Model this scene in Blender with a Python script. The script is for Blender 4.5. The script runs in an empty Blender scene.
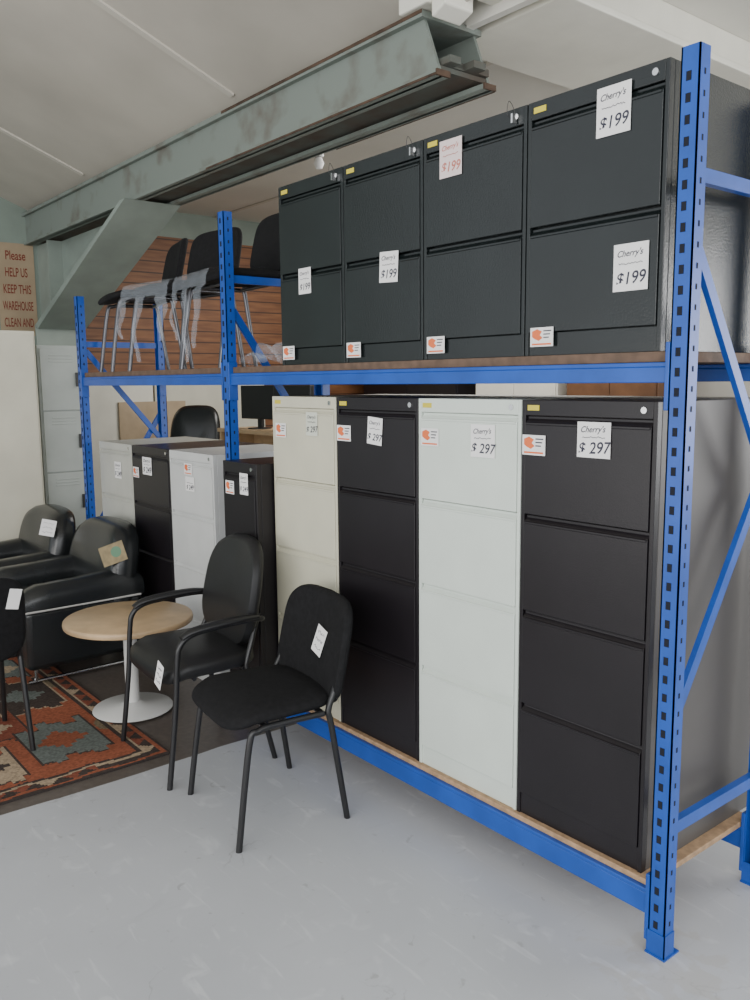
import bpy, bmesh, math, random
from mathutils import Vector, Matrix
random.seed(7)
S = bpy.context.scene
COL = S.collection
PI = math.pi
CH = 1.575
F = 850.0

# ------------------------------------------------------------------ camera
cz = Vector((.7701, -.6227, .1381)).normalized()
cy = Vector((-.1015, .0941, .9904))
cx = cy.cross(cz).normalized()
cy = cz.cross(cx).normalized()
cd = bpy.data.cameras.new('camera')
cam = bpy.data.objects.new('camera', cd)
COL.objects.link(cam)
M = Matrix.Identity(4)
for i in range(3):
    M[i][0] = cx[i]; M[i][1] = cy[i]; M[i][2] = cz[i]
M[0][3] = 0; M[1][3] = 0; M[2][3] = CH
cam.matrix_world = M
cd.sensor_fit = 'AUTO'; cd.sensor_width = 36; cd.lens = F*36/1000
cd.clip_end = 100
S.camera = cam

def ray(px, py):
    return cx*(px-375) + cy*(500-py) - cz*F
def at(px, py, Y):
    r = ray(px, py); t = Y/r.y
    return Vector((r.x*t, Y, CH+r.z*t))

# ------------------------------------------------------------------ materials
def mat(name, col, rough=.5, metal=0.0, noise=0.0, nscale=6.0, bump=0.0, bscale=80.0, spec=.5, col2=None, lo=.35, hi=.68):
    m = bpy.data.materials.new(name); m.use_nodes = True
    nt = m.node_tree; b = nt.nodes['Principled BSDF']
    b.inputs['Roughness'].default_value = rough
    b.inputs['Metallic'].default_value = metal
    b.inputs['Specular IOR Level'].default_value = spec
    b.inputs['Base Color'].default_value = (*col, 1)
    tc = nt.nodes.new('ShaderNodeTexCoord')
    if noise or col2:
        n = nt.nodes.new('ShaderNodeTexNoise'); n.inputs['Scale'].default_value = nscale
        n.inputs['Detail'].default_value = 6
        nt.links.new(tc.outputs['Object'], n.inputs['Vector'])
        r = nt.nodes.new('ShaderNodeValToRGB')
        a = tuple(c*(1-noise) for c in col); d = col2 or tuple(min(1, c*(1+noise)) for c in col)
        r.color_ramp.elements[0].position = lo; r.color_ramp.elements[0].color = (*a, 1)
        r.color_ramp.elements[1].position = hi; r.color_ramp.elements[1].color = (*d, 1)
        nt.links.new(n.outputs['Fac'], r.inputs['Fac'])
        nt.links.new(r.outputs['Color'], b.inputs['Base Color'])
    if bump:
        n2 = nt.nodes.new('ShaderNodeTexNoise'); n2.inputs['Scale'].default_value = bscale
        n2.inputs['Detail'].default_value = 3
        nt.links.new(tc.outputs['Object'], n2.inputs['Vector'])
        bp = nt.nodes.new('ShaderNodeBump'); bp.inputs['Strength'].default_value = bump
        bp.inputs['Distance'].default_value = .002
        nt.links.new(n2.outputs['Fac'], bp.inputs['Height'])
        nt.links.new(bp.outputs['Normal'], b.inputs['Normal'])
    return m

M_BLUE = mat('rack_blue', (.008, .072, .38), .38, noise=.12, nscale=9)
M_HOLE = mat('hole_dark', (.004, .006, .015), .9)
M_BLK_UP = mat('black_powder_coat', (.009, .0125, .013), .25, noise=.15, nscale=5, bump=.35, bscale=170, spec=.55)
M_BLK_LO = mat('black_brown_powder_coat', (.011, .009, .011), .34, noise=.12, nscale=5, bump=.15, bscale=260, spec=.42)
M_SIDE_GLARE = mat('black_side_painted_glare', (.085, .078, .072), .45, noise=.05, nscale=3, spec=.5)  # glare on the black end cabinet's side, painted in as an even lighter grey
M_WHITE = mat('pale_green_white_enamel', (.62, .68, .62), .42, noise=.03)
M_CREAM = mat('cream_enamel', (.57, .55, .43), .45, noise=.04)
M_GREY = mat('light_grey_enamel', (.56, .57, .56), .45, noise=.04)
M_TAN = mat('stone_grey_enamel', (.46, .46, .41), .48, noise=.05)
M_CHROME = mat('chrome', (.7, .7, .7), .2, 1.0)
M_DARKMETAL = mat('dark_chrome', (.12, .12, .13), .3, .9)
M_BRASSY = mat('yellow_label', (.62, .52, .05), .5)
M_PAPER = mat('paper', (.82, .81, .80), .7, noise=.03)
M_PINK = mat('pinkish_paper', (.74, .63, .62), .7, noise=.03)
M_GREENP = mat('pale_green_paper', (.62, .64, .55), .7, noise=.03)
M_INK = mat('ink', (.03, .03, .05), .7)
M_INKRED = mat('faded_red_ink', (.5, .16, .12), .7)
M_ORANGE = mat('orange_print', (.75, .16, .05), .6)
M_BOARD = mat('brown_particle_board', (.12, .075, .05), .7, noise=.25, nscale=30)
M_BOARD2 = mat('pale_chipboard', (.40, .26, .15), .7, noise=.2, nscale=40)
M_FABRIC = mat('black_fabric', (.011, .011, .012), .85, noise=.2, nscale=50, bump=.5, bscale=500, spec=.2)
M_VINYL = mat('black_vinyl', (.012, .012, .013), .42, noise=.15, nscale=9, bump=.25, bscale=300, spec=.45)
M_FRAME = mat('black_frame', (.012, .012, .013), .35)
M_LEATHER = mat('black_leather', (.013, .015, .016), .27, noise=.2, nscale=7, bump=.3, bscale=110, spec=.6)
M_PIPING = mat('grey_piping', (.55, .54, .52), .45)
M_WOOD = mat('light_oak', (.50, .35, .20), .42, noise=.12, nscale=10)
M_TBASE = mat('pale_grey_metal', (.62, .62, .60), .35)
M_GREEN = mat('flaking_green_paint', (.26, .305, .27), .6, noise=.12, nscale=3)
M_GREEN2 = mat('green_rust_paint', (.23, .265, .235), .65, noise=.14, nscale=5, col2=(.12, .10, .08), lo=.53, hi=.78)
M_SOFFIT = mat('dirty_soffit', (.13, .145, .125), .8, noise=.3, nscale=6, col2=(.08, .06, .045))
M_RUST = mat('rusty_edge', (.075, .045, .028), .85, noise=.4, nscale=12)
M_CRM_PAINT = mat('cream_paint', (.78, .76, .67), .55, noise=.05, nscale=4)
M_LOCK = mat('locker_grey', (.36, .39, .37), .5, noise=.06)
M_CUP = mat('cupboard_cream', (.60, .58, .48), .5, noise=.04)
M_TANB = mat('tan_board', (.46, .35, .23), .6, noise=.1)
M_TAGBR = mat('olive_tag', (.26, .20, .10), .6, noise=.2, nscale=30)
M_TAGGR = mat('green_print', (.10, .22, .13), .6)
M_BROWNV = mat('brown_veneer', (.16, .075, .035), .5, noise=.25, nscale=5)
M_POSTER = mat('poster_tan', (.42, .32, .21), .7, noise=.1, nscale=3)
M_POSTINK = mat('poster_ink', (.25, .05, .03), .7)
M_BACKW = mat('wall_back_paint', (.58, .56, .50), .7, noise=.08, nscale=2)
M_WALLG = mat('wall_green_paint', (.24, .29, .25), .6, noise=.15, nscale=2)

def ramp(nt, pos, c0, c1):
    r = nt.nodes.new('ShaderNodeValToRGB')
    r.color_ramp.elements[0].position = pos[0]; r.color_ramp.elements[0].color = (*c0, 1)
    r.color_ramp.elements[1].position = pos[1]; r.color_ramp.elements[1].color = (*c1, 1)
    return r
def mat_floor():
    m = mat('painted_concrete', (.50, .515, .55), .36)
    nt = m.node_tree; b = nt.nodes['Principled BSDF']; L = nt.links
    tc = nt.nodes.new('ShaderNodeTexCoord')
    def noise(scale, detail, dist=0, stretch=None, off=0):
        n = nt.nodes.new('ShaderNodeTexNoise'); n.inputs['Scale'].default_value = scale; n.inputs['Detail'].default_value = detail
        n.inputs['Distortion'].default_value = dist
        mp = nt.nodes.new('ShaderNodeMapping'); mp.inputs['Scale'].default_value = stretch or (1, 1, 1)
        mp.inputs['Location'].default_value = (off, off*.7, 0)
        if stretch: mp.inputs['Rotation'].default_value = (0, 0, .5)
        L.new(tc.outputs['Object'], mp.inputs[0]); L.new(mp.outputs[0], n.inputs['Vector'])
        return n
    def mixc(fac, a, colb):
        mx = nt.nodes.new('ShaderNodeMix'); mx.data_type = 'RGBA'
        L.new(fac, mx.inputs[0]); L.new(a, mx.inputs[6]); mx.inputs[7].default_value = (*colb, 1); return mx.outputs[2]
    n1 = noise(1.3, 8)
    r1 = ramp(nt, (.3, .75), (.42, .432, .455), (.505, .518, .542)); L.new(n1.outputs['Fac'], r1.inputs['Fac'])
    n2 = noise(11, 12, .6)
    r2 = ramp(nt, (.60, .72), (0, 0, 0), (.5, .5, .5)); L.new(n2.outputs['Fac'], r2.inputs['Fac'])
    c = mixc(r2.outputs['Color'], r1.outputs['Color'], (.62, .63, .645))
    n6 = noise(5, 10, .6, (1, 7, 1))
    r6 = ramp(nt, (.61, .71), (0, 0, 0), (.45, .45, .45)); L.new(n6.outputs['Fac'], r6.inputs['Fac'])
    c = mixc(r6.outputs['Color'], c, (.63, .64, .655))
    n9 = noise(3.5, 8, .8, (5, 1, 1), 3)
    r9 = ramp(nt, (.64, .78), (0, 0, 0), (.3, .3, .3)); L.new(n9.outputs['Fac'], r9.inputs['Fac'])
    c = mixc(r9.outputs['Color'], c, (.34, .345, .36))
    n7 = noise(2.2, 9, .4, None, 1.3)
    ab = nt.nodes.new('ShaderNodeMath'); ab.operation = 'SUBTRACT'; L.new(n7.outputs['Fac'], ab.inputs[0]); ab.inputs[1].default_value = .5
    ab2 = nt.nodes.new('ShaderNodeMath'); ab2.operation = 'ABSOLUTE'; L.new(ab.outputs[0], ab2.inputs[0])
    r7 = ramp(nt, (.0, .004), (.5, .5, .5), (0, 0, 0)); L.new(ab2.outputs[0], r7.inputs['Fac'])
    n8 = noise(1.7, 3)
    r8 = ramp(nt, (.52, .60), (0, 0, 0), (1, 1, 1)); L.new(n8.outputs['Fac'], r8.inputs['Fac'])
    ml = nt.nodes.new('ShaderNodeMath'); ml.operation = 'MULTIPLY'; L.new(r7.outputs['Color'], ml.inputs[0]); L.new(r8.outputs['Color'], ml.inputs[1])
    c = mixc(ml.outputs[0], c, (.24, .24, .25))
    n3 = noise(17, 6, .8)
    r3 = ramp(nt, (.67, .72), (0, 0, 0), (.6, .6, .6)); L.new(n3.outputs['Fac'], r3.inputs['Fac'])
    c = mixc(r3.outputs['Color'], c, (.31, .31, .32))
    sp = nt.nodes.new('ShaderNodeSeparateXYZ'); L.new(tc.outputs['Object'], sp.inputs[0])
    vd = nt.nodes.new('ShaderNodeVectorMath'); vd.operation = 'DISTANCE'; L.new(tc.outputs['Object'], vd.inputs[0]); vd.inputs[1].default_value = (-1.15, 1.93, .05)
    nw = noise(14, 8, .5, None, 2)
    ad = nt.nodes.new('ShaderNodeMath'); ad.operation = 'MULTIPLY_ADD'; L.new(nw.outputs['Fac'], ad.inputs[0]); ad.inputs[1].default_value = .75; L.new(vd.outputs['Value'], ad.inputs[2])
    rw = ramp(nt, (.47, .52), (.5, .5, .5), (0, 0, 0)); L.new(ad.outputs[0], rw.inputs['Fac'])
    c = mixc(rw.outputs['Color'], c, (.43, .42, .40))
    n4 = nt.nodes.new('ShaderNodeMath'); n4.operation = 'MULTIPLY_ADD'
    L.new(n1.outputs['Fac'], n4.inputs[0]); n4.inputs[1].default_value = .06; L.new(sp.outputs['X'], n4.inputs[2])
    lt = nt.nodes.new('ShaderNodeMath'); lt.operation = 'LESS_THAN'; L.new(n4.outputs[0], lt.inputs[0]); lt.inputs[1].default_value = -3.14
    n5 = noise(40, 3)
    r5 = ramp(nt, (0, 1), (.06, .05, .043), (.15, .125, .108)); L.new(n5.outputs['Fac'], r5.inputs['Fac'])
    mx2 = nt.nodes.new('ShaderNodeMix'); mx2.data_type = 'RGBA'
    L.new(lt.outputs[0], mx2.inputs[0]); L.new(c, mx2.inputs[6]); L.new(r5.outputs['Color'], mx2.inputs[7])
    L.new(mx2.outputs[2], b.inputs['Base Color'])
    bp = nt.nodes.new('ShaderNodeBump'); bp.inputs['Strength'].default_value = .3; bp.inputs['Distance'].default_value = .003
    L.new(n2.outputs['Fac'], bp.inputs['Height']); L.new(bp.outputs['Normal'], b.inputs['Normal'])
    return m
M_FLOOR = mat_floor()
M_CEIL = mat('ceiling_sheet', (.51, .475, .41), .75, noise=.12, nscale=1.1)
M_CEIL2 = mat('ceiling_white', (.70, .68, .62), .7, noise=.05, nscale=1.5)
M_SEAM = mat('ceiling_batten', (.60, .565, .49), .7)

def mat_planks():
    m = mat('orange_brown_timber_planks', (.33, .12, .04), .55)
    nt = m.node_tree; b = nt.nodes['Principled BSDF']; L = nt.links
    tc = nt.nodes.new('ShaderNodeTexCoord')
    sp = nt.nodes.new('ShaderNodeSeparateXYZ'); L.new(tc.outputs['Object'], sp.inputs[0])
    mo = nt.nodes.new('ShaderNodeMath'); mo.operation = 'MODULO'; L.new(sp.outputs['Z'], mo.inputs[0]); mo.inputs[1].default_value = .11
    lt = nt.nodes.new('ShaderNodeMath'); lt.operation = 'LESS_THAN'; L.new(mo.outputs[0], lt.inputs[0]); lt.inputs[1].default_value = .012
    n = nt.nodes.new('ShaderNodeTexNoise'); n.inputs['Scale'].default_value = 3
    mp = nt.nodes.new('ShaderNodeMapping'); mp.inputs['Scale'].default_value = (1, 1, 9)
    L.new(tc.outputs['Object'], mp.inputs[0]); L.new(mp.outputs[0], n.inputs['Vector'])
    r = ramp(nt, (.2, .8), (.125, .045, .017), (.27, .115, .045))
    L.new(n.outputs['Fac'], r.inputs['Fac'])
    mx = nt.nodes.new('ShaderNodeMix'); mx.data_type = 'RGBA'
    L.new(lt.outputs[0], mx.inputs[0]); L.new(r.outputs['Color'], mx.inputs[6]); mx.inputs[7].default_value = (.05, .02, .010, 1)
    L.new(mx.outputs[2], b.inputs['Base Color'])
    return m
M_PLANK = mat_planks()

def mat_rug():
    m = mat('rug_wool', (.3, .1, .05), .95, bump=.6, bscale=300, spec=.1)
    nt = m.node_tree; b = nt.nodes['Principled BSDF']
    a = nt.nodes.new('ShaderNodeAttribute'); a.attribute_name = 'col'
    nt.links.new(a.outputs['Color'], b.inputs['Base Color'])
    return m
M_RUG = mat_rug()

def mat_plastic():
    m = mat('clear_plastic_wrap', (.62, .68, .76), .14)
    m.node_tree.nodes['Principled BSDF'].inputs['Alpha'].default_value = .20
    return m
M_PLASTIC = mat_plastic()

# ------------------------------------------------------------------ mesh helpers
def box(bm, x0, x1, y0, y1, z0, z1, mi=0):
    v = [bm.verts.new((x, y, z)) for z in (z0, z1) for y in (y0, y1) for x in (x0, x1)]
    for q in ((0, 2, 3, 1), (4, 5, 7, 6), (0, 1, 5, 4), (2, 6, 7, 3), (0, 4, 6, 2), (1, 3, 7, 5)):
        f = bm.faces.new([v[i] for i in q]); f.material_index = mi
def prism(bm, poly, axis, a0, a1, mi=0):
    def mk(p, a):
        if axis == 'x': return (a, p[0], p[1])
        if axis == 'y': return (p[0], a, p[1])
        return (p[0], p[1], a)
    A = [bm.verts.new(mk(p, a0)) for p in poly]; B = [bm.verts.new(mk(p, a1)) for p in poly]
    n = len(poly); fs = [bm.faces.new(A), bm.faces.new(B[::-1])]
    for i in range(n):
        fs.append(bm.faces.new((A[i], B[i], B[(i+1) % n], A[(i+1) % n])))
    for f in fs: f.material_index = mi
def smooth_path(pts, n=6):
    P = [Vector(p) for p in pts]; out = []
    for i in range(len(P)-1):
        p0 = P[max(i-1, 0)]; p1 = P[i]; p2 = P[i+1]; p3 = P[min(i+2, len(P)-1)]
        for k in range(n):
            t = k/n
            out.append(.5*((2*p1)+(p2-p0)*t+(2*p0-5*p1+4*p2-p3)*t*t+(3*p1-p0-3*p2+p3)*t**3))
    out.append(P[-1]); return out
def tube(bm, pts, r, seg=10, mi=0, flat=1.0):
    P = [Vector(p) for p in pts]; rings = []; prev = None
    for i, p in enumerate(P):
        t = (P[min(i+1, len(P)-1)]-P[max(i-1, 0)]).normalized()
        if prev is None:
            a = Vector((0, 0, 1)) if abs(t.z) < .9 else Vector((1, 0, 0))
            u = t.cross(a).normalized()
        else:
            u = (prev - t*prev.dot(t)).normalized()
        prev = u; w = t.cross(u); rr = r[i] if isinstance(r, (list, tuple)) else r
        ring = [p+(u*math.cos(2*PI*k/seg)+w*math.sin(2*PI*k/seg)*flat)*rr for k in range(seg)]
        if abs(p.z) < 1e-6 and i in (0, len(P)-1) and abs(t.z) > .7:
            for q in ring: q.z = 0.0
        rings.append([bm.verts.new(q) for q in ring])
    for i in range(len(rings)-1):
        for k in range(seg):
            f = bm.faces.new((rings[i][k], rings[i][(k+1) % seg], rings[i+1][(k+1) % seg], rings[i+1][k])); f.material_index = mi
    bm.faces.new(rings[0][::-1]).material_index = mi; bm.faces.new(rings[-1]).material_index = mi
def bar(bm, p, q, w, t, side=(1, 0, 0)):
    p = Vector(p); q = Vector(q); d = (q-p).normalized(); s = Vector(side); u = d.cross(s).normalized()
    A = []
    for e in (p, q):
        A.append([bm.verts.new(e+u*a*w/2+s*b*t/2) for a, b in ((-1, -1), (1, -1), (1, 1), (-1, 1))])
    bm.faces.new(A[0][::-1]); bm.faces.new(A[1])
    for k in range(4): bm.faces.new((A[0][k], A[0][(k+1) % 4], A[1][(k+1) % 4], A[1][k]))
def lathe(bm, prof, seg=40, cxy=(0, 0), mi=0):
    rings = []
    for r, z in prof:
        if r < 1e-6: rings.append([bm.verts.new((cxy[0], cxy[1], z))])
        else: rings.append([bm.verts.new((cxy[0]+r*math.cos(2*PI*k/seg), cxy[1]+r*math.sin(2*PI*k/seg), z)) for k in range(seg)])
    for i in range(len(rings)-1):
        a, b = rings[i], rings[i+1]
        for k in range(seg):
            k2 = (k+1) % seg
            if len(a) == 1 and len(b) == 1: continue
            if len(a) == 1: f = bm.faces.new((a[0], b[k2], b[k]))
            elif len(b) == 1: f = bm.faces.new((a[k], a[k2], b[0]))
            else: f = bm.faces.new((a[k], a[k2], b[k2], b[k]))
            f.material_index = mi
def superell(a, b, n=4, N=40):
    o = []
    for k in range(N):
        t = 2*PI*k/N; c, s = math.cos(t), math.sin(t)
        o.append((a*math.copysign(abs(c)**(2/n), c), b*math.copysign(abs(s)**(2/n), s)))
    return o
def pad(bm, outline, levels, fn):
    rings = [[bm.verts.new(fn(u*s, v*s, h)) for u, v in outline] for s, h in levels]
    n = len(outline)
    for i in range(len(rings)-1):
        for k in range(n):
            bm.faces.new((rings[i][k], rings[i][(k+1) % n], rings[i+1][(k+1) % n], rings[i+1][k]))
    c0 = bm.verts.new(fn(0, 0, levels[0][1])); c1 = bm.verts.new(fn(0, 0, levels[-1][1]))
    for k in range(n):
        bm.faces.new((c0, rings[0][(k+1) % n], rings[0][k])); bm.faces.new((c1, rings[-1][k], rings[-1][(k+1) % n]))

def obj(name, bm, mats, parent=None, smooth=False, bevel=0, loc=None, rot=None, seg=2):
    bmesh.ops.recalc_face_normals(bm, faces=bm.faces[:])
    me = bpy.data.meshes.new(name); bm.to_mesh(me); bm.free()
    for m in (mats if isinstance(mats, (list, tuple)) else [mats]): me.materials.append(m)
    if smooth:
        me.polygons.foreach_set('use_smooth', [True]*len(me.polygons))
        me.set_sharp_from_angle(angle=math.radians(50))
    o = bpy.data.objects.new(name, me); COL.objects.link(o)
    if parent: o.parent = parent
    if loc: o.location = loc
    if rot: o.rotation_euler = rot
    if bevel:
        b = o.modifiers.new('bevel', 'BEVEL'); b.width = bevel; b.segments = seg; b.limit_method = 'ANGLE'
        if seg > 2: me.polygons.foreach_set('use_smooth', [True]*len(me.polygons)); b.harden_normals = True
    return o
def NB(): return bmesh.new()
def thing(name, label, cat, loc=(0, 0, 0), rotz=0, group=None):
    o = bpy.data.objects.new(name, None); COL.objects.link(o)
    o.location = loc; o.rotation_euler = (0, 0, rotz); o.empty_display_size = .1
    o['label'] = label; o['category'] = cat
    if group: o['group'] = group
    return o
def tag(o, label, cat, group=None):
    o['label'] = label; o['category'] = cat
    if group: o['group'] = group
    return o
def struct(name, bm, m, smooth=False, bevel=0):
    o = obj(name, bm, m, smooth=smooth, bevel=bevel); o['kind'] = 'structure'; return o
def text_obj(name, s, size, m, parent, loc, rot=(PI/2, 0, 0), align='CENTER', shear=0, width=None, bold=0):
    c = bpy.data.curves.new('t', 'FONT'); c.body = s; c.size = size; c.align_x = align; c.align_y = 'CENTER'; c.shear = shear
    c.offset = bold*size
    t = bpy.data.objects.new('t', c); COL.objects.link(t)
    dg = bpy.context.evaluated_depsgraph_get()
    me = bpy.data.meshes.new_from_object(t.evaluated_get(dg))
    bpy.data.objects.remove(t); bpy.data.curves.remove(c)
    me.materials.clear(); me.materials.append(m)
    if width:
        xs_ = [v.co.x for v in me.vertices]; k = width/(max(xs_)-min(xs_))
        for v in me.vertices: v.co.x *= k
    o = bpy.data.objects.new(name, me); COL.objects.link(o); o.parent = parent
    o.location = loc; o.rotation_euler = rot
    return o

# ------------------------------------------------------------------ room
XL, XR, YF, YB = -8.0, 2.6, -3.0, 6.5
bm = NB(); box(bm, XL-.1, XR, YF, YB+.1, -.1, 0); struct('floor', bm, M_FLOOR)
bm = NB(); box(bm, XL-.1, XL, YF, YB, 0, 5.4); struct('wall_left', bm, M_WALLG)
bm = NB(); box(bm, XL, XL+.02, 2.9, YB, 0, 3.0); struct('wall_inner', bm, M_PLANK)
WX0, WX1, WZ0, WZ1 = .0, 2.3, .7, 2.7
bm = NB()
box(bm, XL-.1, WX0, YB, YB+.1, 0, 3.3); box(bm, WX1, XR, YB, YB+.1, 0, 3.3)
box(bm, WX0, WX1, YB, YB+.1, 0, WZ0); box(bm, WX0, WX1, YB, YB+.1, WZ1, 3.3)
struct('wall_back', bm, M_BACKW)
bm = NB()
box(bm, WX0, WX1, YB+.02, YB+.07, WZ0, WZ0+.06); box(bm, WX0, WX1, YB+.02, YB+.07, WZ1-.06, WZ1)
for x in (WX0, (WX0+WX1)/2-.025, WX1-.05): box(bm, x, x+.05, YB+.02, YB+.07, WZ0+.06, WZ1-.06)
struct('added_glare_window_1', bm, M_CRM_PAINT)  # unseen window, added so the end cabinet's side has something bright to reflect
def zc(y): return 3.08+.4*(2.6-y)
bm = NB(); prism(bm, [(YF, zc(YF)), (2.6, zc(2.6)), (2.6, zc(2.6)+.06), (YF, zc(YF)+.06)], 'x', XL-.1, XR)
struct('ceiling', bm, M_CEIL)
bm = NB(); box(bm, XL-.1, XR, 2.6, YB+.1, 3.25, 3.31); box(bm, XL-.1, XR, 2.74, 2.78, 3.06, 3.25)
struct('ceiling', bm, M_CEIL2)
n = 1
for x in (-2.0, -4.27, -6.5):
    bm = NB(); e = .012
    prism(bm, [(YF, zc(YF)-e), (2.48, zc(2.48)-e), (2.48, zc(2.48)), (YF, zc(YF))], 'x', x-.022, x+.022)
    struct('trim_%d' % n, bm, M_SEAM); n += 1
for y in (3.5, 4.4, 5.3):
    bm = NB(); box(bm, XL, XR, y-.02, y+.02, 3.24, 3.25); struct('trim_%d' % n, bm, M_SEAM); n += 1
# weathered green girder with a shallow recessed underside
zb_, zt_ = 2.80, 3.07
GX = -2.66
bm = NB()
def side(y0_, y1_):
    prism(bm, [(XL, zb_), (GX, zb_), (GX-.10, zt_-.025), (XL, zt_-.025)], 'y', y0_, y1_)
side(2.515, 2.530); side(2.80, 2.815)
box(bm, XL, GX, 2.485, 2.56, zb_, zb_+.02); box(bm, XL, GX, 2.76, 2.83, zb_, zb_+.02)
box(bm, XL, GX-.08, 2.485, 2.83, zt_-.025, zt_)
struct('trim_%d' % n, bm, M_GREEN2); n += 1
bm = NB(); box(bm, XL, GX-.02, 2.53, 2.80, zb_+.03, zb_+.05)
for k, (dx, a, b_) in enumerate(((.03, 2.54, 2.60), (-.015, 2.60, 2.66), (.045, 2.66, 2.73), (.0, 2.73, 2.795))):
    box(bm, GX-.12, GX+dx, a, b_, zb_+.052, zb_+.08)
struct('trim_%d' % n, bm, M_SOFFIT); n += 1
bm = NB()
box(bm, -4.6, GX, 2.482, 2.4855, zb_-.002, zb_+.008); box(bm, -3.8, GX, 2.8295, 2.833, zb_-.003, zb_+.012)
box(bm, -4.4, GX-.08, 2.482, 2.4855, zt_-.012, zt_+.002)
box(bm, GX, GX+.010, 2.485, 2.56, zb_-.002, zb_+.022); box(bm, GX, GX+.010, 2.76, 2.83, zb_-.002, zb_+.022)
struct('trim_%d' % n, bm, M_RUST); n += 1
bm = NB()                                                     # wide sloping brace panel
prism(bm, [(-5.70, zb_), (-5.62, zb_), (-7.55, 2.05), (-7.62, 2.08)], 'y', 2.42, 2.83)
prism(bm, [(-7.6, zb_), (-5.70, zb_), (-7.6, 2.08)], 'y', 2.68, 2.70)
struct('trim_%d' % n, bm, M_GREEN); n += 1
bm = NB()                                                     # column against the wall
box(bm, XL, -7.62, 2.60, 2.62, 0, zb_); box(bm, -7.62, -7.59, 2.42, 2.83, 0, 2.08); box(bm, -7.62, -7.59, 2.56, 2.83, 2.08, zb_)
struct('trim_%d' % n, bm, M_GREEN); n += 1
# broad off-white timber running back from the girder's end
bm = NB(); box(bm, -2.94, -2.34, 2.86, YB, 3.10, 3.25); box(bm, -2.98, -2.30, 2.85, YB, 3.07, 3.10)
box(bm, -2.60, -2.34, 2.45, 2.85, 3.10, 3.25)
struct('trim_%d' % n, bm, M_CRM_PAINT, bevel=.006); n += 1
bm = NB()
box(bm, -2.86, -2.68, 2.46, 2.66, 3.075, 3.20); box(bm, -2.89, -2.64, 2.44, 2.68, 3.19, 3.24)
prism(bm, [(-2.68, 3.02), (-2.60, 3.05), (-2.60, 3.14), (-2.68, 3.18)], 'y', 2.48, 2.64)
struct('trim_%d' % n, bm, M_CRM_PAINT, bevel=.008); n += 1

# ------------------------------------------------------------------ pallet rack
PX = {'near': -1.19, 'mid': -3.477, 'far': -5.315}
rack = thing('pallet_rack', 'tall blue steel pallet rack carrying filing cabinets on its two levels', 'shelving rack', (PX['mid'], 2.2, 0))
RO = Vector((PX['mid'], 2.2, 0))
PW, PD = .025, .045
def upright(x, y0, h, front):
    bm = NB(); X = x-RO.x; Y = y0-RO.y
    ya, yb = (Y, Y+PD)
    if front: box(bm, X-PW, X+PW, ya, ya+.004, 0, h)
    else: box(bm, X-PW, X+PW, yb-.004, yb, 0, h)
    box(bm, X-PW, X-PW+.004, ya, yb, 0, h); box(bm, X+PW-.004, X+PW, ya, yb, 0, h)
    z = .08
    while z < h-.03:
        yy = ya-.0006 if front else yb-.0002
        box(bm, X-.010, X+.004, yy, yy+.0008, z, z+.022, 1)
        box(bm, X+PW-.0002, X+PW+.0006, ya+.020, ya+.027, z+.012, z+.026, 1)
        z += .05
    o = obj('upright', bm, [M_BLUE, M_HOLE], rack)
    b2 = NB(); box(b2, X-.030, X+.032, ya-.006, yb+.02, 0, .005)
    box(b2, X-PW-.003, X+PW+.003, ya-.003, ya, .005, .07); box(b2, X+PW, X+PW+.003, ya-.003, yb, .005, .07)
    obj('foot_plate', b2, M_BLUE, o)
for key, h in (('near', 2.36), ('mid', 2.33), ('far', 2.11)):
    x = PX[key]
    upright(x, 1.94, h, True); upright(x, 2.46, h, False)
    X = x-RO.x
    def P(Y, z, dx=0): return (X+dx, Y-RO.y, z)
    for (a, b_) in (((1.985, h-.29), (2.46, h-.29)), ((1.985, .36), (2.46, .36))):
        bm = NB(); bar(bm, P(*a), P(*b_), .035, .022); obj('brace', bm, M_BLUE, rack)
    for a, b_, dx in (((1.985, min(1.90, h-.33)), (2.47, 1.20), .006), ((2.47, 1.37), (1.985, .64), -.012)):
        bm = NB(); bar(bm, P(*a, dx), P(*b_, dx), .032, .016); obj('brace', bm, M_BLUE, rack)
def beam(x0, x1, y0, z0, z1):
    bm = NB(); a, b_ = x0-RO.x, x1-RO.x; y = y0-RO.y
    box(bm, a, b_, y, y+.038, z0, z1-.012); box(bm, a, b_, y+.0, y+.03, z1-.012, z1)
    o = obj('shelf_beam', bm, M_BLUE, rack, bevel=.002)
    for xx in (a, b_-.012):
        b2 = NB(); box(b2, xx, xx+.012, y-.008, y+.038, z0-.07, z1+.05); obj('beam_connector', b2, M_BLUE, o, bevel=.002)
N0, N1 = PX['mid']+PW, PX['near']-PW
L0, L1 = PX['far']+PW, PX['mid']-PW
ZU0, ZU1 = 1.565, 1.617
for y in (1.945, 2.463):
    beam(N0, N1, y, ZU0, ZU1); beam(L0, L1, y, ZU0, ZU1); beam(N0, N1, y, .105, .178)
def board(x0, x1, z0, z1, m, label):
    bm = NB(); box(bm, x0, x1, 1.958, 2.52, z0, z1); tag(obj('shelf_board', bm, m, bevel=.002), label, 'shelf board')
ZB = .196; ZUP = 1.645
board(N0+.014, N1-.014, .1785, ZB, M_BOARD2, 'pale chipboard deck under the lower row of tall cabinets')
board(N0+.014, N1-.014, ZU1+.0005, ZUP, M_BOARD, 'dark brown deck under the upper black two-drawer cabinets')
board(L0+.014, L1-.014, ZU1+.0005, ZUP, M_BOARD, 'dark brown deck carrying the plastic-wrapped visitor chairs')

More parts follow.
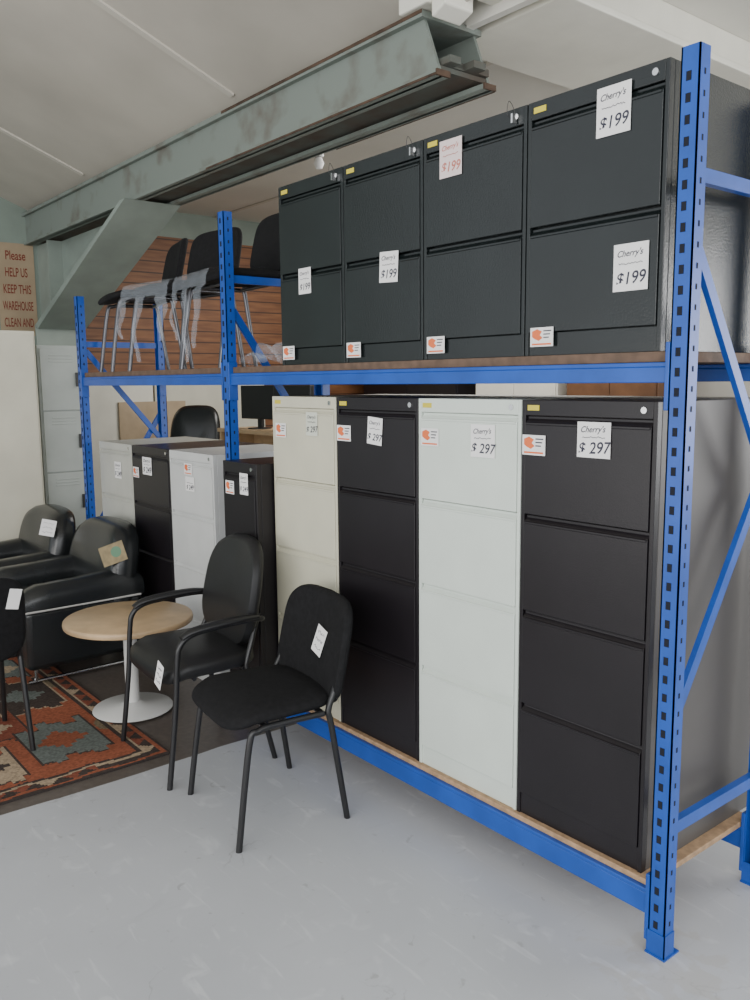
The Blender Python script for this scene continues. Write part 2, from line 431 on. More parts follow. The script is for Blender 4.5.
# ------------------------------------------------------------------ cards, stickers
def card(name, parent, x, y, z, w, h, m, roty=0, rotx=0, rotz=0):
    bm = NB(); box(bm, -w/2, w/2, -.0004, .0004, -h/2, h/2)
    return obj(name, bm, m, parent, loc=(x, y, z), rot=(rotx, roty, rotz))
def scribble(parent, w, h, rows=3, m=None):
    for r in range(rows):
        bm = NB()
        z = h*(.28-.27*r); pts = []
        for k in range(16):
            pts.append((-w*.34+w*.68*k/15, -.001, z+random.uniform(-1, 1)*h*.06))
        tube(bm, pts, .0007, 4)
        obj('handwriting', bm, m or M_INK, parent)
def price_tag(parent, x, y, z, w, h, price=None, roty=0, m=None, ink=None, head=None):
    c = card('price_tag', parent, x, y, z, w, h, m or M_PAPER, roty)
    ink = ink or M_INK
    if price:
        text_obj('price', price, min(w*.42, h*.46), ink, c, (0, -.0009, -h*.24), rot=(PI/2, random.uniform(-.06, .02), 0), shear=.2, bold=.012)
        if head: text_obj('handwriting', head, w*.215, ink, c, (-w*.04, -.0009, h*.29), rot=(PI/2, random.uniform(-.05, .03), 0), shear=.35, bold=.012)
        bm = NB(); pts = [(-w*.34+w*.68*k/22, -.0012, h*.08+random.uniform(-1, 1)*h*.022) for k in range(23)]
        tube(bm, pts, .0008, 4); obj('handwriting', bm, ink, c)
    else: scribble(c, w, h)
    return c
def sticker(parent, x, y, z, w, h, roty=0):
    c = card('shop_sticker', parent, x, y, z, w, h, M_PAPER, roty)
    bm = NB()
    pts = [(-.42, .3), (-.2, .42), (.02, .28), (-.08, .1), (.05, -.05), (-.12, -.2), (-.3, -.1), (-.42, .02)]
    vs = [bm.verts.new((a*w, -.0008, b*h)) for a, b in pts]; bm.faces.new(vs)
    obj('printed_flash', bm, M_ORANGE, c)
    bm = NB(); box(bm, -.42*w, .42*w, -.0009, -.0005, -.42*h, -.33*h); obj('printed_band', bm, M_ORANGE, c)
    for k in range(3):
        bm = NB(); box(bm, .08*w, (.42-.05*k)*w, -.0009, -.0005, (.28-.17*k)*h, (.34-.17*k)*h)
        obj('printed_line', bm, M_INK, c)
    return c

# ------------------------------------------------------------------ filing cabinets
def cabinet(label, x0, x1, yf, depth, zb, h, nd, rail, plinth, m, group, badge=True, keys=False, name='filing_cabinet', sides=None):
    w = x1-x0-.004
    t = thing(name, label, 'filing cabinet', ((x0+x1)/2, yf+depth/2, zb), 0, group)
    d = depth; f = -d/2
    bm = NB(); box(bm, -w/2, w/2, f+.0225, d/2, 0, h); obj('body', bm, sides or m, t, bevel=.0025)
    bm = NB()
    box(bm, -w/2, -w/2+.013, f, f+.022, 0, h); box(bm, w/2-.013, w/2, f, f+.022, 0, h)
    box(bm, -w/2+.013, w/2-.013, f, f+.022, h-rail, h)
    box(bm, -w/2+.013, w/2-.013, f+.004, f+.022, 0, plinth)
    obj('front_frame', bm, m, t, bevel=.0015)
    dh = (h-rail-plinth)/nd
    for i in range(nd):
        z1 = h-rail-i*dh-.002; z0 = z1-dh+.004
        bm = NB(); yF = f-.003; a = w/2-.015
        prism(bm, [(yF, z0), (yF, z1-.020), (yF+.012, z1-.008), (yF+.012, z1), (f+.022, z1), (f+.022, z0)], 'x', -a, a)
        dr = obj('drawer', bm, m, t, bevel=.0015)
        bm = NB()
        prism(bm, [(yF-.0002, z1-.027), (yF-.0022, z1-.025), (yF-.0022, z1-.020), (yF+.001, z1-.0185)], 'x', -a+.004, a-.004)
        obj('drawer_pull', bm, m, dr)
    bm = NB(); lz = h-rail*.5; tube(bm, [(w/2-.04, f-.004, lz), (w/2-.04, f+.004, lz)], .009, 14)
    obj('lock', bm, M_CHROME, t, smooth=True)
    if badge:
        bm = NB(); box(bm, -w/2+.022, -w/2+.066, f-.0015, f+.001, lz-.008, lz+.008); obj('name_plate', bm, M_BRASSY, t)
    if keys:
        bm = NB(); cx_ = w/2-.04
        tube(bm, smooth_path([(cx_, f-.004, lz), (cx_-.006, f-.012, lz+.03), (cx_-.02, f-.014, lz+.045), (cx_-.026, f-.012, lz+.01), (cx_-.006, f-.006, lz-.004)], 5), .0009, 6)
        obj('key_string', bm, M_FRAME, t, smooth=True)
        bm = NB(); box(bm, cx_-.003, cx_+.003, f-.022, f-.004, lz-.02, lz+.006); obj('key', bm, M_CHROME, t)
    t['_y'] = f-.0062
    return t
def on(t, px, py, yf):
    p = at(px, py, yf); return p.x-t.location.x, p.z-t.location.z
YC = 1.972
gU = 'black two-drawer cabinets on the upper shelf'
ue = [-3.05, -2.61, -2.17, -1.722, -1.262]
lab = ['black two-drawer filing cabinet on upper shelf, farthest from the near blue post',
       'black two-drawer filing cabinet on upper shelf, second from the wrapped chairs',
       'black two-drawer filing cabinet on upper shelf with pinkish red-inked price tag',
       'black two-drawer filing cabinet on upper shelf with two $199 tags, beside near post']
U = []
HU = .716
HEAD = "Cherry's"
for i in range(4):
    U.append(cabinet(lab[i], ue[i], ue[i+1], YC, .62, ZUP, HU, 2, .05, .066, M_BLK_UP, gU, keys=i < 3))
def ptag(t, px, py, w, h, price, yf=YC, **k):
    x, z = on(t, px, py, yf); return price_tag(t, x, t['_y'], z, w, h, price, **k)
def stick(t, px, py, yf=YC, w=.088, h=.06, **k):
    x, z = on(t, px, py, yf); return sticker(t, x, t['_y'], z, w, h, **k)
ptag(U[3], 615, 110, .106, .125, '$199', head=HEAD); ptag(U[3], 632, 267, .106, .122, '$199', head=HEAD)
ptag(U[2], 452, 158, .10, .115, '$199', m=M_PINK, ink=M_INKRED, head=HEAD)
ptag(U[1], 390, 267, .10, .105, '$199', head=HEAD, roty=.05)
ptag(U[0], 306, 281, .085, .10, '$199', head=HEAD)
for t, (px, py) in zip(U, ((290, 353), (355, 350), (437, 345), (543, 337))): stick(t, px, py, w=.085, h=.055)
gL = 'four-drawer cabinets on the lower shelf'
le = [-3.137, -2.674, -2.197, -1.728, -1.262]
HL = 1.32
C_cream = cabinet('cream four-drawer filing cabinet on lower shelf beside black one', le[0], le[1], YC, .62, ZB, HL, 4, .046, .07, M_CREAM, gL)
C_blk2 = cabinet('tall black four-drawer cabinet between the cream and white ones', le[1], le[2], YC, .62, ZB, HL, 4, .046, .07, M_BLK_LO, gL)
C_wht = cabinet('white four-drawer filing cabinet between two tall black ones', le[2], le[3], YC, .62, ZB, HL, 4, .046, .07, M_WHITE, gL)
C_blk1 = cabinet('tall black four-drawer cabinet on lower shelf beside the near blue post', le[3], le[4], YC, .62, ZB, HL, 4, .046, .07, M_BLK_LO, gL, sides=M_SIDE_GLARE)
ptag(C_blk1, 595, 440, .112, .10, '$ 297', head=HEAD); stick(C_blk1, 535, 445)
ptag(C_wht, 484, 441, .105, .105, '$ 297', head=HEAD); stick(C_wht, 431, 437)
ptag(C_blk2, 376, 431, .085, .10, '$ 297', head=HEAD, roty=.08); stick(C_blk2, 345, 433)
ptag(C_cream, 313, 424, .08, .095, '$ 297', m=M_GREENP, head=HEAD); stick(C_cream, 282, 430, w=.08)
Y4 = 1.89
C_b4 = cabinet('low black three-drawer cabinet hiding the middle blue post', -3.44, -3.145, Y4, .6, ZB, 1.03, 3, .05, .06, M_BLK_LO, 'lower cabinets by the lounge chairs', badge=False)
ptag(C_b4, 245, 484, .07, .095, '$ 249', yf=Y4, head=HEAD); stick(C_b4, 231, 487, yf=Y4, w=.075, h=.06)
Y3 = 2.02
xs = [-5.262, -4.762, -4.264, -3.772]
C3 = []
for i, (m, l) in enumerate(((M_TAN, 'stone grey filing cabinet standing beside far blue post'),
                           (M_BLK_LO, 'black filing cabinet between the stone grey and light grey ones'),
                           (M_GREY, 'light grey filing cabinet with red sticker behind round table'))):
    C3.append(cabinet(l, xs[i], xs[i+1], Y3, .6, 0, 1.22, 4, .045, .06, m, 'lower cabinets by the lounge chairs', badge=False))
ptag(C3[0], 119, 470, .10, .10, '$ 249', yf=Y3, head=HEAD)
ptag(C3[1], 148, 466, .12, .10, '$ 249', yf=Y3, head=HEAD); stick(C3[1], 137, 472, yf=Y3, w=.08)
ptag(C3[2], 191, 484, .10, .075, '$ 249', yf=Y3); stick(C3[2], 189, 469, yf=Y3)

# ------------------------------------------------------------------ visitor chairs
def visitor_chair(name, label, loc, rotz, lm, arms=False, group=None, small=1.0):
    t = thing(name, label, 'chair', loc, rotz, group)
    um = M_VINYL if arms else M_FABRIC
    e = .022 if arms else 0
    dz = -.012 if arms else 0
    bm = NB()
    def fs(u, v, h): return (u*(1-.05*(v/.22)), v-.012, h+dz-max(0, (-v-.12))*.28)
    pad(bm, superell(.24 if arms else .235, .222, 4.2), [(.86, .424), (.97, .430), (1, .442), (1, .448+e*.6), (.985, .456+e), (.93, .466+e), (.6, .472+e*1.2), (.3, .472+e*1.2)], fs)
    obj('seat', bm, um, t, smooth=True)
    if arms: zc_, hh, yb, lean, cw, tp = .69, .225, .215, .20, .245, .12
    else: zc_, hh, yb, lean, cw, tp = .602+.035*(1-small)/.18, .190*small, .235, .22, .252*(.5+.5*small), .05
    def fb(u, v, h):
        k = 1-tp*(v/hh+1)/2
        return (u*k, yb+lean*v+h-.55*u*u, zc_+v)
    bm = NB(); g = 1.7 if arms else 1
    pad(bm, superell(cw, hh, 3.0 if arms else 4.4), [(.9, -.022*g), (.97, -.018*g), (1, -.004*g), (1, .008), (.96, .018), (.9, .02)], fb)
    obj('backrest', bm, um, t, smooth=True)
    for s in (-1, 1):
        bm = NB()
        if arms:
            pts = [(s*.272, -.235, 0), (s*.268, -.20, .30), (s*.268, -.185, .50), (s*.268, -.17, .57), (s*.268, -.12, .605), (s*.268, -.02, .617), (s*.265, .12, .622), (s*.25, .19, .615), (s*.215, .205, .60)]
        else:
            pts = [(s*.242, -.218, 0), (s*.232, -.165, .36), (s*.230, -.13, .405), (s*.228, -.05, .412), (s*.228, .12, .412)]
        tube(bm, smooth_path(pts, 6), .0115, 10); obj('leg', bm, lm, t, smooth=True)
        bm = NB()
        if arms: pts = [(s*.262, .235, 0), (s*.245, .15, .36), (s*.236, .125, .42), (s*.22, .16, .52), (s*.19, .205, .62)]
        else: pts = [(s*.240, .205, 0), (s*.232, .15, .36), (s*.23, .14, .42), (s*.222, .175, .50), (s*.195, .215, .60)]
        tube(bm, smooth_path(pts, 6), .0115, 10); obj('leg', bm, lm, t, smooth=True)
        if arms:
            bm = NB()
            ps = smooth_path([(s*.268, -.165, .598), (s*.268, -.12, .618), (s*.268, -.02, .628), (s*.266, .10, .632), (s*.258, .17, .628)], 6)
            k = len(ps); tube(bm, ps, [.016+.010*math.sin(PI*min(1, max(0.08, i/(k-1)))) for i in range(k)], 12, flat=.6)
            obj('armrest', bm, M_FRAME, t, smooth=True)
    for yy in (-.10, .12):
        bm = NB(); tube(bm, [(-.23, yy, .411), (.23, yy, .411)], .010, 8)
        obj('seat_rail', bm, lm, t, smooth=True)
    return t
ch1 = visitor_chair('visitor_chair', 'armless black visitor chair in front of cream and black cabinets', (-2.600, 1.572, 0), math.radians(-7.5), M_FRAME)
c = card('price_tag', ch1, .055, .235-.034-.001, .62, .07, .105, M_PAPER, roty=.25, rotx=-.21); scribble(c, .07, .105)
ch2 = visitor_chair('armchair', 'black high-backed visitor chair with armrests next to round table', (-3.208, 1.595, .0048), math.radians(-4), M_FRAME, True)
ch2.rotation_euler.y = .0165
c = card('price_tag', ch2, .225, -.243, .455, .06, .10, M_PAPER, roty=.25, rotx=-.1); scribble(c, .06, .1)
ch3 = visitor_chair('visitor_chair', 'black armless chair on the rug, cut by left photo edge', (-3.86, .80, .0085), math.radians(-90), M_FRAME)
c = card('price_tag', ch3, -.19, .258, .69, .05, .09, M_PAPER, roty=-.2, rotx=-.2); scribble(c, .05, .09)
SX = (-4.97, -4.38, -3.80)
SA = (-14, 9, -5)
for x, l, a in zip(SX, ('black dark-legged chair on upper deck nearest the far blue post',
                     'black dark-legged chair in the middle of the upper deck',
                     'black dark-legged chair on upper deck against the middle blue post'), SA):
    visitor_chair('visitor_chair', l, (x, 2.21, ZUP+.0003), math.radians(a), M_DARKMETAL, group='chairs stored on the upper deck', small=.82)

def drape(label, cx_, rz, half, drop, seed, K=13):
    """thin torn plastic lying over a stored chair's seat and hanging in strips in front of its legs"""
    rnd = random.Random(seed); bm = NB()
    prof = [(.05, .477), (-.04, .478), (-.12, .478), (-.19, .469), (-.245, .452), (-.262, .42), (-.266, .38)]
    m_ = 14
    ph = [rnd.uniform(0, 6) for _ in range(8)]
    strips = [(0, 2), (4, 6), (9, 12)]
    lens = [rnd.uniform(.55, .8), 1.0, rnd.uniform(.6, .95)]
    c_, s_ = math.cos(rz), math.sin(rz)
    def put(x, y, z): return bm.verts.new((cx_+x*c_-y*s_, 2.21+x*s_+y*c_, ZUP+z+.004))
    top = []
    for i, (y, z) in enumerate(prof):
        top.append([put((k/(K-1)*2-1)*half, y-(.004*math.sin(k*1.7+ph[0]) if i > 3 else 0), z) for k in range(K)])
    for i in range(6):
        for k in range(K-1): bm.faces.new((top[i][k], top[i][k+1], top[i+1][k+1], top[i+1][k]))
    for si, (a, b_) in enumerate(strips):
        prev = top[6][a:b_+1]; xm = ((a+b_)/2/(K-1)*2-1)*half; w0 = (b_-a)/(K-1)*2*half
        for i in range(1, m_+1):
            f = i/m_; z = .38-drop*f*lens[si]
            tw = 1.2*f*math.sin(f*3+ph[si]); wd = w0*(1-.45*f)
            xc = xm+.05*f*math.sin(f*2.4+ph[si+3])
            row = []
            for k in range(b_-a+1):
                q = (k/(b_-a)-.5)*wd
                row.append(put(xc+q*math.cos(tw), -.272-.012*f-abs(q*math.sin(tw))*.6-.008*math.sin(f*9+ph[si]), z+q*.25*math.sin(ph[si])*f))
            for k in range(b_-a): bm.faces.new((prev[k], prev[k+1], row[k+1], row[k]))
            prev = row
    tag(obj('plastic_wrap', bm, M_PLASTIC, smooth=True), label, 'plastic wrap')
drape('torn clear plastic draped over the middle stored chair and hanging down', SX[1], math.radians(SA[1]), .215, .34, 3)
drape('clear plastic draped over the stored chair beside the middle post', SX[2], math.radians(SA[2]), .205, .35, 9)
def wrap(label, pts, w0, seed):
    rnd = random.Random(seed); bm = NB(); P = smooth_path(pts, 10); rows = []
    for i, p in enumerate(P):
        row = []
        for k in range(6):
            a = (k/5-.5)*w0*(1+.3*math.sin(i*.35+seed))
            row.append(bm.verts.new(p+Vector((a*.5, a*.6+.012*math.sin(k*1.9+i*.25+seed)+rnd.uniform(-.003, .003), .010*(1+math.sin(k*1.3+i*.5))))))
        rows.append(row)
    for i in range(len(rows)-1):
        for k in range(5): bm.faces.new((rows[i][k], rows[i][k+1], rows[i+1][k+1], rows[i+1][k]))
    tag(obj('plastic_wrap', bm, M_PLASTIC, smooth=True), label, 'plastic wrap')
wrap('clear plastic bunched on the deck right of the middle blue post', [(-3.42, 2.03, 1.648), (-3.34, 2.02, 1.69), (-3.26, 2.03, 1.66), (-3.18, 2.02, 1.73), (-3.12, 2.03, 1.65)], .12, 11)

# ------------------------------------------------------------------ rounded lounge chairs
def lounge(label, loc, rotz):
    t = thing('lounge_chair', label, 'armchair', loc, rotz)
    w, d = .35, .345
    for s in (-1, 1):
        bm = NB(); x0, x1 = (s*w, s*(w-.13)); x0, x1 = min(x0, x1), max(x0, x1)
        prism(bm, [(-d, .08), (-d+.005, .40), (d-.05, .40), (d-.05, .08)], 'x', x0, x1)
        o = obj('side_panel', bm, M_LEATHER, t, bevel=.03, seg=4)
        bm = NB(); rings = []
        prof = [(-.073, 0), (-.079, .05), (-.065, .098), (-.028, .118), (.028, .118), (.065, .098), (.079, .05), (.073, 0)]
        for k in range(15):
            q = k/14; y = -d-.012+(2*d-.02)*q; e = min(1, min(q, 1-q)*7+.25); rise = .02+.09*q*q
            xc = s*(w-.065-.02*max(0, q-.7))
            rings.append([bm.verts.new((xc+a*(.8+.2*e), y, .395+b_*(.5+.5*e)*(1+rise*4))) for a, b_ in prof])
        for k in range(14):
            for j in range(8): bm.faces.new((rings[k][j], rings[k][(j+1) % 8], rings[k+1][(j+1) % 8], rings[k+1][j]))
        bm.faces.new(rings[0]); bm.faces.new(rings[-1][::-1])
        obj('armrest', bm, M_LEATHER, t, smooth=True)
        bm = NB(); xo = s*(w+.006); tube(bm, [(xo, -d, .398), (xo, d-.06, .398)], .006, 8); obj('piping', bm, M_PIPING, o, smooth=True)
    bm = NB(); box(bm, -w+.13, w-.13, -d+.02, d-.1, .10, .29); obj('base', bm, M_LEATHER, t, bevel=.015)
    bm = NB(); pad(bm, superell(w-.135, .27, 5), [(.94, .29), (1, .31), (1, .37), (.97, .405), (.85, .425), (.4, .435)], lambda u, v, h: (u, v-.08, h)); obj('seat_cushion', bm, M_LEATHER, t, smooth=True)
    bm = NB()
    def fb(u, v, h): return (u*(1-.03*v/.33), d-.115+.20*v+h-.2*u*u, .455+v)
    pad(bm, superell(.355, .33, 3.8, 56), [(.84, -.095), (.93, -.083), (.985, -.05), (1, 0), (.985, .04), (.94, .06), (.86, .07)], fb)
    obj('backrest', bm, M_LEATHER, t, smooth=True)
    for s in (-1, 1):
        bm = NB(); x = s*(w-.05)
        tube(bm, [(x, -d+.05, .085), (x, -d+.05, .012)], .011, 8)
        tube(bm, [(x, d-.10, .085), (x, d-.10, .012)], .011, 8)
        tube(bm, [(x, -d+.01, .011), (x, d-.04, .011)], .011, 8)
        obj('sled_leg', bm, M_CHROME, t, smooth=True)
    return t
t1 = lounge('black leather lounge chair with olive hang tag behind round table', (-4.80, 1.61, .009), math.radians(1))
c = card('hang_tag', t1, .345, .14, .645, .14, .11, M_TAGBR, roty=-.35, rotx=-.2, rotz=math.radians(50))
bm = NB(); lathe(bm, [(0, 0), (.03, 0), (.03, .0006), (0, .0006)], 20); obj('printed_mark', bm, M_TAGGR, c, loc=(.02, -.0006, .005), rot=(PI/2, 0, 0))
t2 = lounge('black leather lounge chair half hidden against the cream cupboard', (-5.63, 1.55, 0), 0)
c = card('price_tag', t2, .345, .13, .70, .09, .10, M_PAPER, roty=.2, rotx=-.25, rotz=math.radians(55)); scribble(c, .09, .10)

# ------------------------------------------------------------------ round table
t = thing('coffee_table', 'round light wood coffee table on pale pedestal base', 'table', (-3.83, 1.57, 0.009))
bm = NB(); lathe(bm, [(0, .428), (.285, .428), (.30, .434), (.303, .446), (.30, .458), (.295, .462), (0, .462)], 56); obj('table_top', bm, M_WOOD, t, smooth=True)
bm = NB(); lathe(bm, [(0, .012), (.032, .012), (.032, .41), (.11, .42), (.11, .428), (0, .428)], 28); obj('pedestal', bm, M_TBASE, t, smooth=True)
bm = NB(); lathe(bm, [(0, 0), (.185, 0), (.19, .005), (.185, .012), (.06, .022), (.034, .04), (0, .04)], 48); obj('base', bm, M_TBASE, t, smooth=True)

# ------------------------------------------------------------------ rug
W, H = 1.95, 1.75; x0, y0 = -5.20, -.26
TER = (.30, .088, .045); RUS = (.22, .06, .035); BLK = (.04, .034, .032); CRM = (.40, .31, .21); GRY = (.135, .165, .155); OLV = (.2, .16, .1)
rr = random.Random(4)
BL = [(1.30, 1.28, 1.72, 1.60, GRY, TER), (1.46, .92, 1.80, 1.22, CRM, BLK), (1.02, 1.05, 1.36, 1.36, RUS, CRM), (.62, 1.30, 1.08, 1.62, BLK, GRY),
      (.30, 1.00, .70, 1.30, CRM, RUS), (1.10, .62, 1.45, .95, GRY, CRM), (1.50, .45, 1.80, .82, RUS, GRY), (.70, .70, 1.00, 1.02, TER, BLK),
      (.28, .55, .62, .92, GRY, TER), (.80, .25, 1.20, .58, CRM, GRY), (1.30, .16, 1.70, .38, BLK, CRM), (.20, .18, .66, .48, RUS, CRM), (.16, 1.36, .54, 1.60, GRY, CRM)]
def rugcol(u, v):
    e = min(u, W-u, v, H-v)
    al = u if (v < .3 or v > H-.3) else v
    if e < .014: return BLK
    if e < .03: return TER
    if e < .078:
        q = (al/.10) % 1
        if abs(q-.5)*2 > (e-.03)/.048*.9+.05: return BLK
        return CRM if int(al/.10) % 3 == 0 else RUS
    if e < .09: return CRM
    if e < .108: return BLK
    for a, b_, c_, d_, col, inn in BL:
        st = round(.05*math.sin(int((v-b_)/.055)*2.1), 2)
        if a+st < u < c_+st*.6 and b_ < v < d_:
            k = min(u-a-st, c_+st*.6-u, v-b_, d_-v)
            if k < .012: return BLK if col != BLK else CRM
            cu, cv = abs(u-(a+c_)/2), abs(v-(b_+d_)/2)
            if round(cu/.03)*.03+round(cv/.03)*.03 < .10: return inn
            return col
    if (math.sin(u*9+1)+math.sin(v*11+2)) > 1.72: return OLV
    return TER
nu, nv = 195, 175
me = bpy.data.meshes.new('rug'); vs = []; fs_ = []; cols = []
for j in range(nv+1):
    for i in range(nu+1): vs.append((W*i/nu, H*j/nv, .008))
for j in range(nv):
    for i in range(nu):
        q = j*(nu+1)+i; fs_.append((q, q+1, q+nu+2, q+nu+1))
        uu = W*(i+.5)/nu; vv = H*(j+.5)/nv
        cc = rugcol(uu+.008*math.sin(vv*23)+rr.uniform(-.005, .005)*(1 if .11 < min(uu, W-uu, vv, H-vv) else 0), vv); k = rr.uniform(.75, 1.12)*(1+.15*math.sin(i*.07)*math.sin(j*.05))
        cols.append(tuple((.84*a+.16*b)*k for a, b in zip(cc, (.17, .115, .09))))
b0 = len(vs)
for (i, j) in ((0, 0), (nu, 0), (nu, nv), (0, nv)): vs.append((W*i/nu, H*j/nv, 0))
ct = (0, nu, nv*(nu+1)+nu, nv*(nu+1))
for k in range(4): fs_.append((b0+k, b0+(k+1) % 4, ct[(k+1) % 4], ct[k])); cols.append(BLK)
me.from_pydata(vs, [], fs_); me.materials.append(M_RUG)
ca = me.color_attributes.new('col', 'FLOAT_COLOR', 'CORNER')
li = 0
for p, cc in zip(me.polygons, cols):
    for _ in range(p.loop_total): ca.data[li].color = (*cc, 1); li += 1
rug = bpy.data.objects.new('rug', me); COL.objects.link(rug); rug.location = (x0, y0, 0)
tag(rug, 'terracotta and black patterned woven rug under the lounge chairs', 'rug')

# ------------------------------------------------------------------ lockers, cupboards, poster
def cupboard(name, label, cat, x0, x1, y0, y1, h, m, face, doors=2, rows=1, hm=None):
    t = thing(name, label, cat, ((x0+x1)/2, (y0+y1)/2, 0)); hx, hy = (x1-x0)/2, (y1-y0)/2
    bm = NB(); box(bm, -hx, hx, -hy, hy, 0, h); obj('body', bm, m, t, bevel=.004)
    wd = (hy if face == '+x' else hx)*2
    for r in range(rows):
        for k in range(doors):
            a0 = -wd/2+.012+(wd-.024)*k/doors+.003; a1 = -wd/2+.012+(wd-.024)*(k+1)/doors-.003
            z0 = .06+(h-.08)*r/rows+.004; z1 = .06+(h-.08)*(r+1)/rows-.004
            bm = NB(); b2 = NB()
            hz = (z0+z1)/2; ha = a1-.04 if k % 2 == 0 else a0+.04
            if face == '+x':
                box(bm, hx, hx+.014, a0, a1, z0, z1)
                for q in range(3 if rows > 1 else 0): box(bm, hx+.014, hx+.017, a0+.06, a1-.06, z1-.05-.022*q, z1-.042-.022*q)
                box(b2, hx+.014, hx+.03, ha-.008, ha+.008, hz-.05, hz+.05)
            else:
                box(bm, a0, a1, -hy-.014, -hy, z0, z1); box(b2, ha-.008, ha+.008, -hy-.03, -hy-.014, hz-.05, hz+.05)
            d = obj('door', bm, m, t, bevel=.002); obj('handle', b2, hm or M_CHROME, d, bevel=.002)
    return t
cupboard('storage_cupboard', 'tall cream storage cupboard behind lounge chairs near the poster', 'cupboard', -6.48, -6.10, 1.0, 1.93, 1.94, M_CUP, '+x', 2)
cupboard('locker', 'narrow grey four-door locker beside the far blue post', 'locker', -6.62, -6.2, 1.97, 2.29, 1.85, M_LOCK, '+x', 1, 4, M_FRAME)
pt = thing('poster', 'tan wall poster asking to keep the warehouse clean', 'poster', (XL+.003, 2.405, 2.41), PI/2)
bm = NB(); box(bm, -.16, .16, -.006, 0, -.40, .40); obj('sheet', bm, M_POSTER, pt)
for i, s in enumerate(('Please', 'HELP US', 'KEEP THIS', 'WAREHOUSE', 'CLEAN AND')):
    text_obj('lettering', s, .11, M_POSTINK, pt, (.0, -.008, .29-.145*i), width=(.17, .19, .235, .26, .25)[i], bold=.01)

# ------------------------------------------------------------------ things beyond the rack
for (xa, xb, y0_, y1_, h, m, l) in ((.025, .06, 2.92, 3.62, 1.66, M_CRM_PAINT, 'pale board leaning flat on the timber wall beside the green column'),
                            (.025, .06, 3.64, 4.9, 1.62, M_CUP, 'wide pale board leaning on the timber wall behind the office chair'),
                            (.065, .09, 3.25, 3.95, 1.40, M_TANB, 'tan board leaning in front of the pale boards on timber wall')):
    bm = NB(); box(bm, XL+xa, XL+xb, y0_, y1_, 0, h); tag(obj('wall_board', bm, m, bevel=.004), l, 'board')
t = thing('bookcase', 'light wood bookcase standing behind the rack beyond office chair', 'bookcase', (-5.95, 3.75, 0))
bm = NB(); box(bm, -.575, .575, .155, .17, 0, 1.16); obj('back_panel', bm, M_WOOD, t)
for x in (-.60, .575):
    bm = NB(); box(bm, x, x+.025, -.17, .17, 0, 1.16); obj('side_panel', bm, M_WOOD, t)
bm = NB(); box(bm, -.62, .62, -.18, .18, 1.16, 1.19); obj('top', bm, M_WOOD, t)
for z in (.06, .42, .78):
    bm = NB(); box(bm, -.575, .575, -.165, .155, z, z+.022); obj('shelf', bm, M_WOOD, t)
for x, l in ((-6.2, 'black computer monitor on the bookcase, nearer the office chair'), (-5.68, 'black computer monitor on the bookcase, nearer the cream cabinet')):
    t = thing('monitor', l, 'monitor', (x, 3.77, 1.1905), math.radians(8))
    bm = NB(); box(bm, -.22, .22, -.02, .02, .08, .36); obj('screen', bm, M_FRAME, t, bevel=.006)
    bm = NB(); box(bm, -.025, .025, .0, .03, .01, .12); obj('neck', bm, M_FRAME, t)
    bm = NB(); lathe(bm, [(0, 0), (.10, 0), (.10, .008), (.03, .014), (0, .014)], 24); obj('base', bm, M_FRAME, t, smooth=True)
t = thing('office_chair', 'black high-backed office chair seen through the far rack bay', 'chair', (-7.12, 3.50, 0), math.radians(35))
bm = NB(); pad(bm, superell(.26, .25, 4), [(.92, .46), (1, .49), (1, .53), (.9, .555), (.4, .56)], lambda u, v, h: (u, v, h)); obj('seat', bm, M_LEATHER, t, smooth=True)
bm = NB(); pad(bm, superell(.25, .37, 3.5), [(.9, -.05), (1, -.02), (1, .02), (.9, .04)], lambda u, v, h: (u, .27+.18*v+h-.4*u*u, 1.0+v)); obj('backrest', bm, M_LEATHER, t, smooth=True)
bm = NB(); tube(bm, [(0, 0, .08), (0, 0, .47)], .03, 12); obj('gas_lift', bm, M_FRAME, t, smooth=True)
for k in range(5):
    a = 2*PI*k/5; bm = NB(); tube(bm, [(0, 0, .12), (.3*math.cos(a), .3*math.sin(a), .06)], [.028, .016], 8)
    o = obj('base_spoke', bm, M_FRAME, t, smooth=True)
    bm = NB(); tube(bm, [(.3*math.cos(a)-.02, .3*math.sin(a), .03), (.3*math.cos(a)+.02, .3*math.sin(a), .03)], .03, 12); obj('castor', bm, M_FRAME, o, smooth=True)
for s in (-1, 1):
    bm = NB(); tube(bm, smooth_path([(s*.25, -.05, .5), (s*.3, -.08, .6), (s*.3, -.02, .72), (s*.3, .15, .73), (s*.24, .24, .72)], 5), .018, 8); obj('armrest', bm, M_FRAME, t, smooth=True)
cupboard('storage_cupboard', 'brown veneered cupboard against the back wall', 'cupboard', -4.75, -3.85, 6.0, 6.48, 1.95, M_BROWNV, '-y', 2)
cupboard('storage_cupboard', 'cream two-door cupboard against back wall left of the brown one', 'cupboard', -5.85, -4.85, 6.0, 6.48, 1.95, M_CRM_PAINT, '-y', 2)
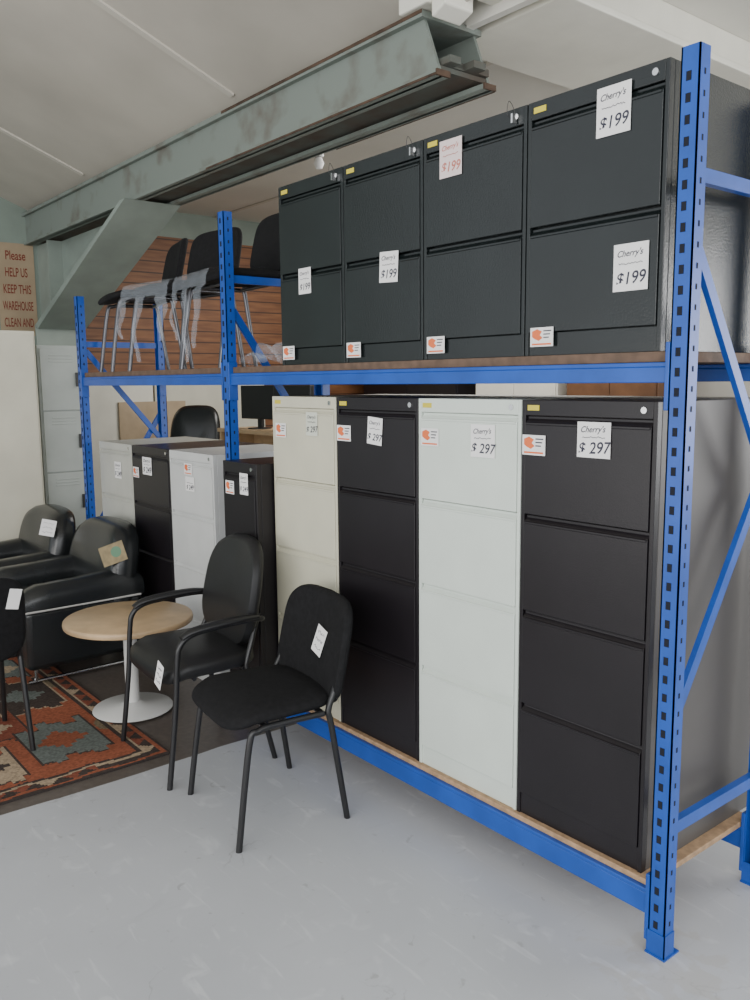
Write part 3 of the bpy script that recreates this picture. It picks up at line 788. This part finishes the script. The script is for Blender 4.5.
cupboard('storage_cupboard', 'dark cupboard against back wall beside the timber-lined wall', 'cupboard', -7.6, -6.1, 6.0, 6.48, 1.95, M_BLK_LO, '-y', 2)
t = thing('pendant_lamp', 'small bare pendant lamp hanging from the rear ceiling', 'lamp', (-4.8, 3.43, 3.25))
bm = NB(); tube(bm, [(0, 0, -.001), (0, 0, -.16)], .006, 8); obj('cord', bm, M_FRAME, t)
bm = NB(); lathe(bm, [(0, -.15), (.025, -.155), (.035, -.19), (.03, -.2), (0, -.2)], 16); obj('holder', bm, M_TBASE, t, smooth=True)
bm = NB(); lathe(bm, [(0, -.2), (.02, -.205), (.035, -.24), (.02, -.275), (0, -.28)], 16); obj('bulb', bm, M_PAPER, t, smooth=True)

# ------------------------------------------------------------------ light
w = bpy.data.worlds.new('world'); S.world = w; w.use_nodes = True
bg = w.node_tree.nodes['Background']; bg.inputs[0].default_value = (.91, .955, 1.0, 1); bg.inputs[1].default_value = 1.3
def area(name, loc, target, sx, sy, e, col=(1, 1, 1)):
    l = bpy.data.lights.new(name, 'AREA'); l.shape = 'RECTANGLE'; l.size = sx; l.size_y = sy; l.energy = e; l.color = col
    o = bpy.data.objects.new(name, l); COL.objects.link(o); o.location = loc
    o.rotation_euler = (Vector(target)-Vector(loc)).to_track_quat('-Z', 'Y').to_euler()
area('door_daylight', (.8, -2.7, 2.4), (-2.6, 2.0, .2), 3.2, 2.6, 150, (1, .985, .96))
area('side_window', (2.5, .6, 2.2), (-1.5, .4, .1), 3.8, 2.6, 65, (.98, .99, 1))
area('rear_room_fill', (-5.0, 4.9, 3.15), (-5.2, 4.6, 0), 2.4, 1.6, 95, (1, .97, .92))  # added fill with no visible source, brightens the space behind the rack
area('side_glare_fill', (1.15, 6.45, 1.7), (-.8, 4.0, 3.0), 2.1, 1.8, 110)  # added lamp at the made-up window, for glare on the cabinet side
area('ceiling_fill', (-3.0, -2.6, 1.0), (-4.2, 1.0, 3.7), 3.5, 1.5, 65, (1, .96, .90))  # added uplight standing in for floor bounce on the sloping ceiling
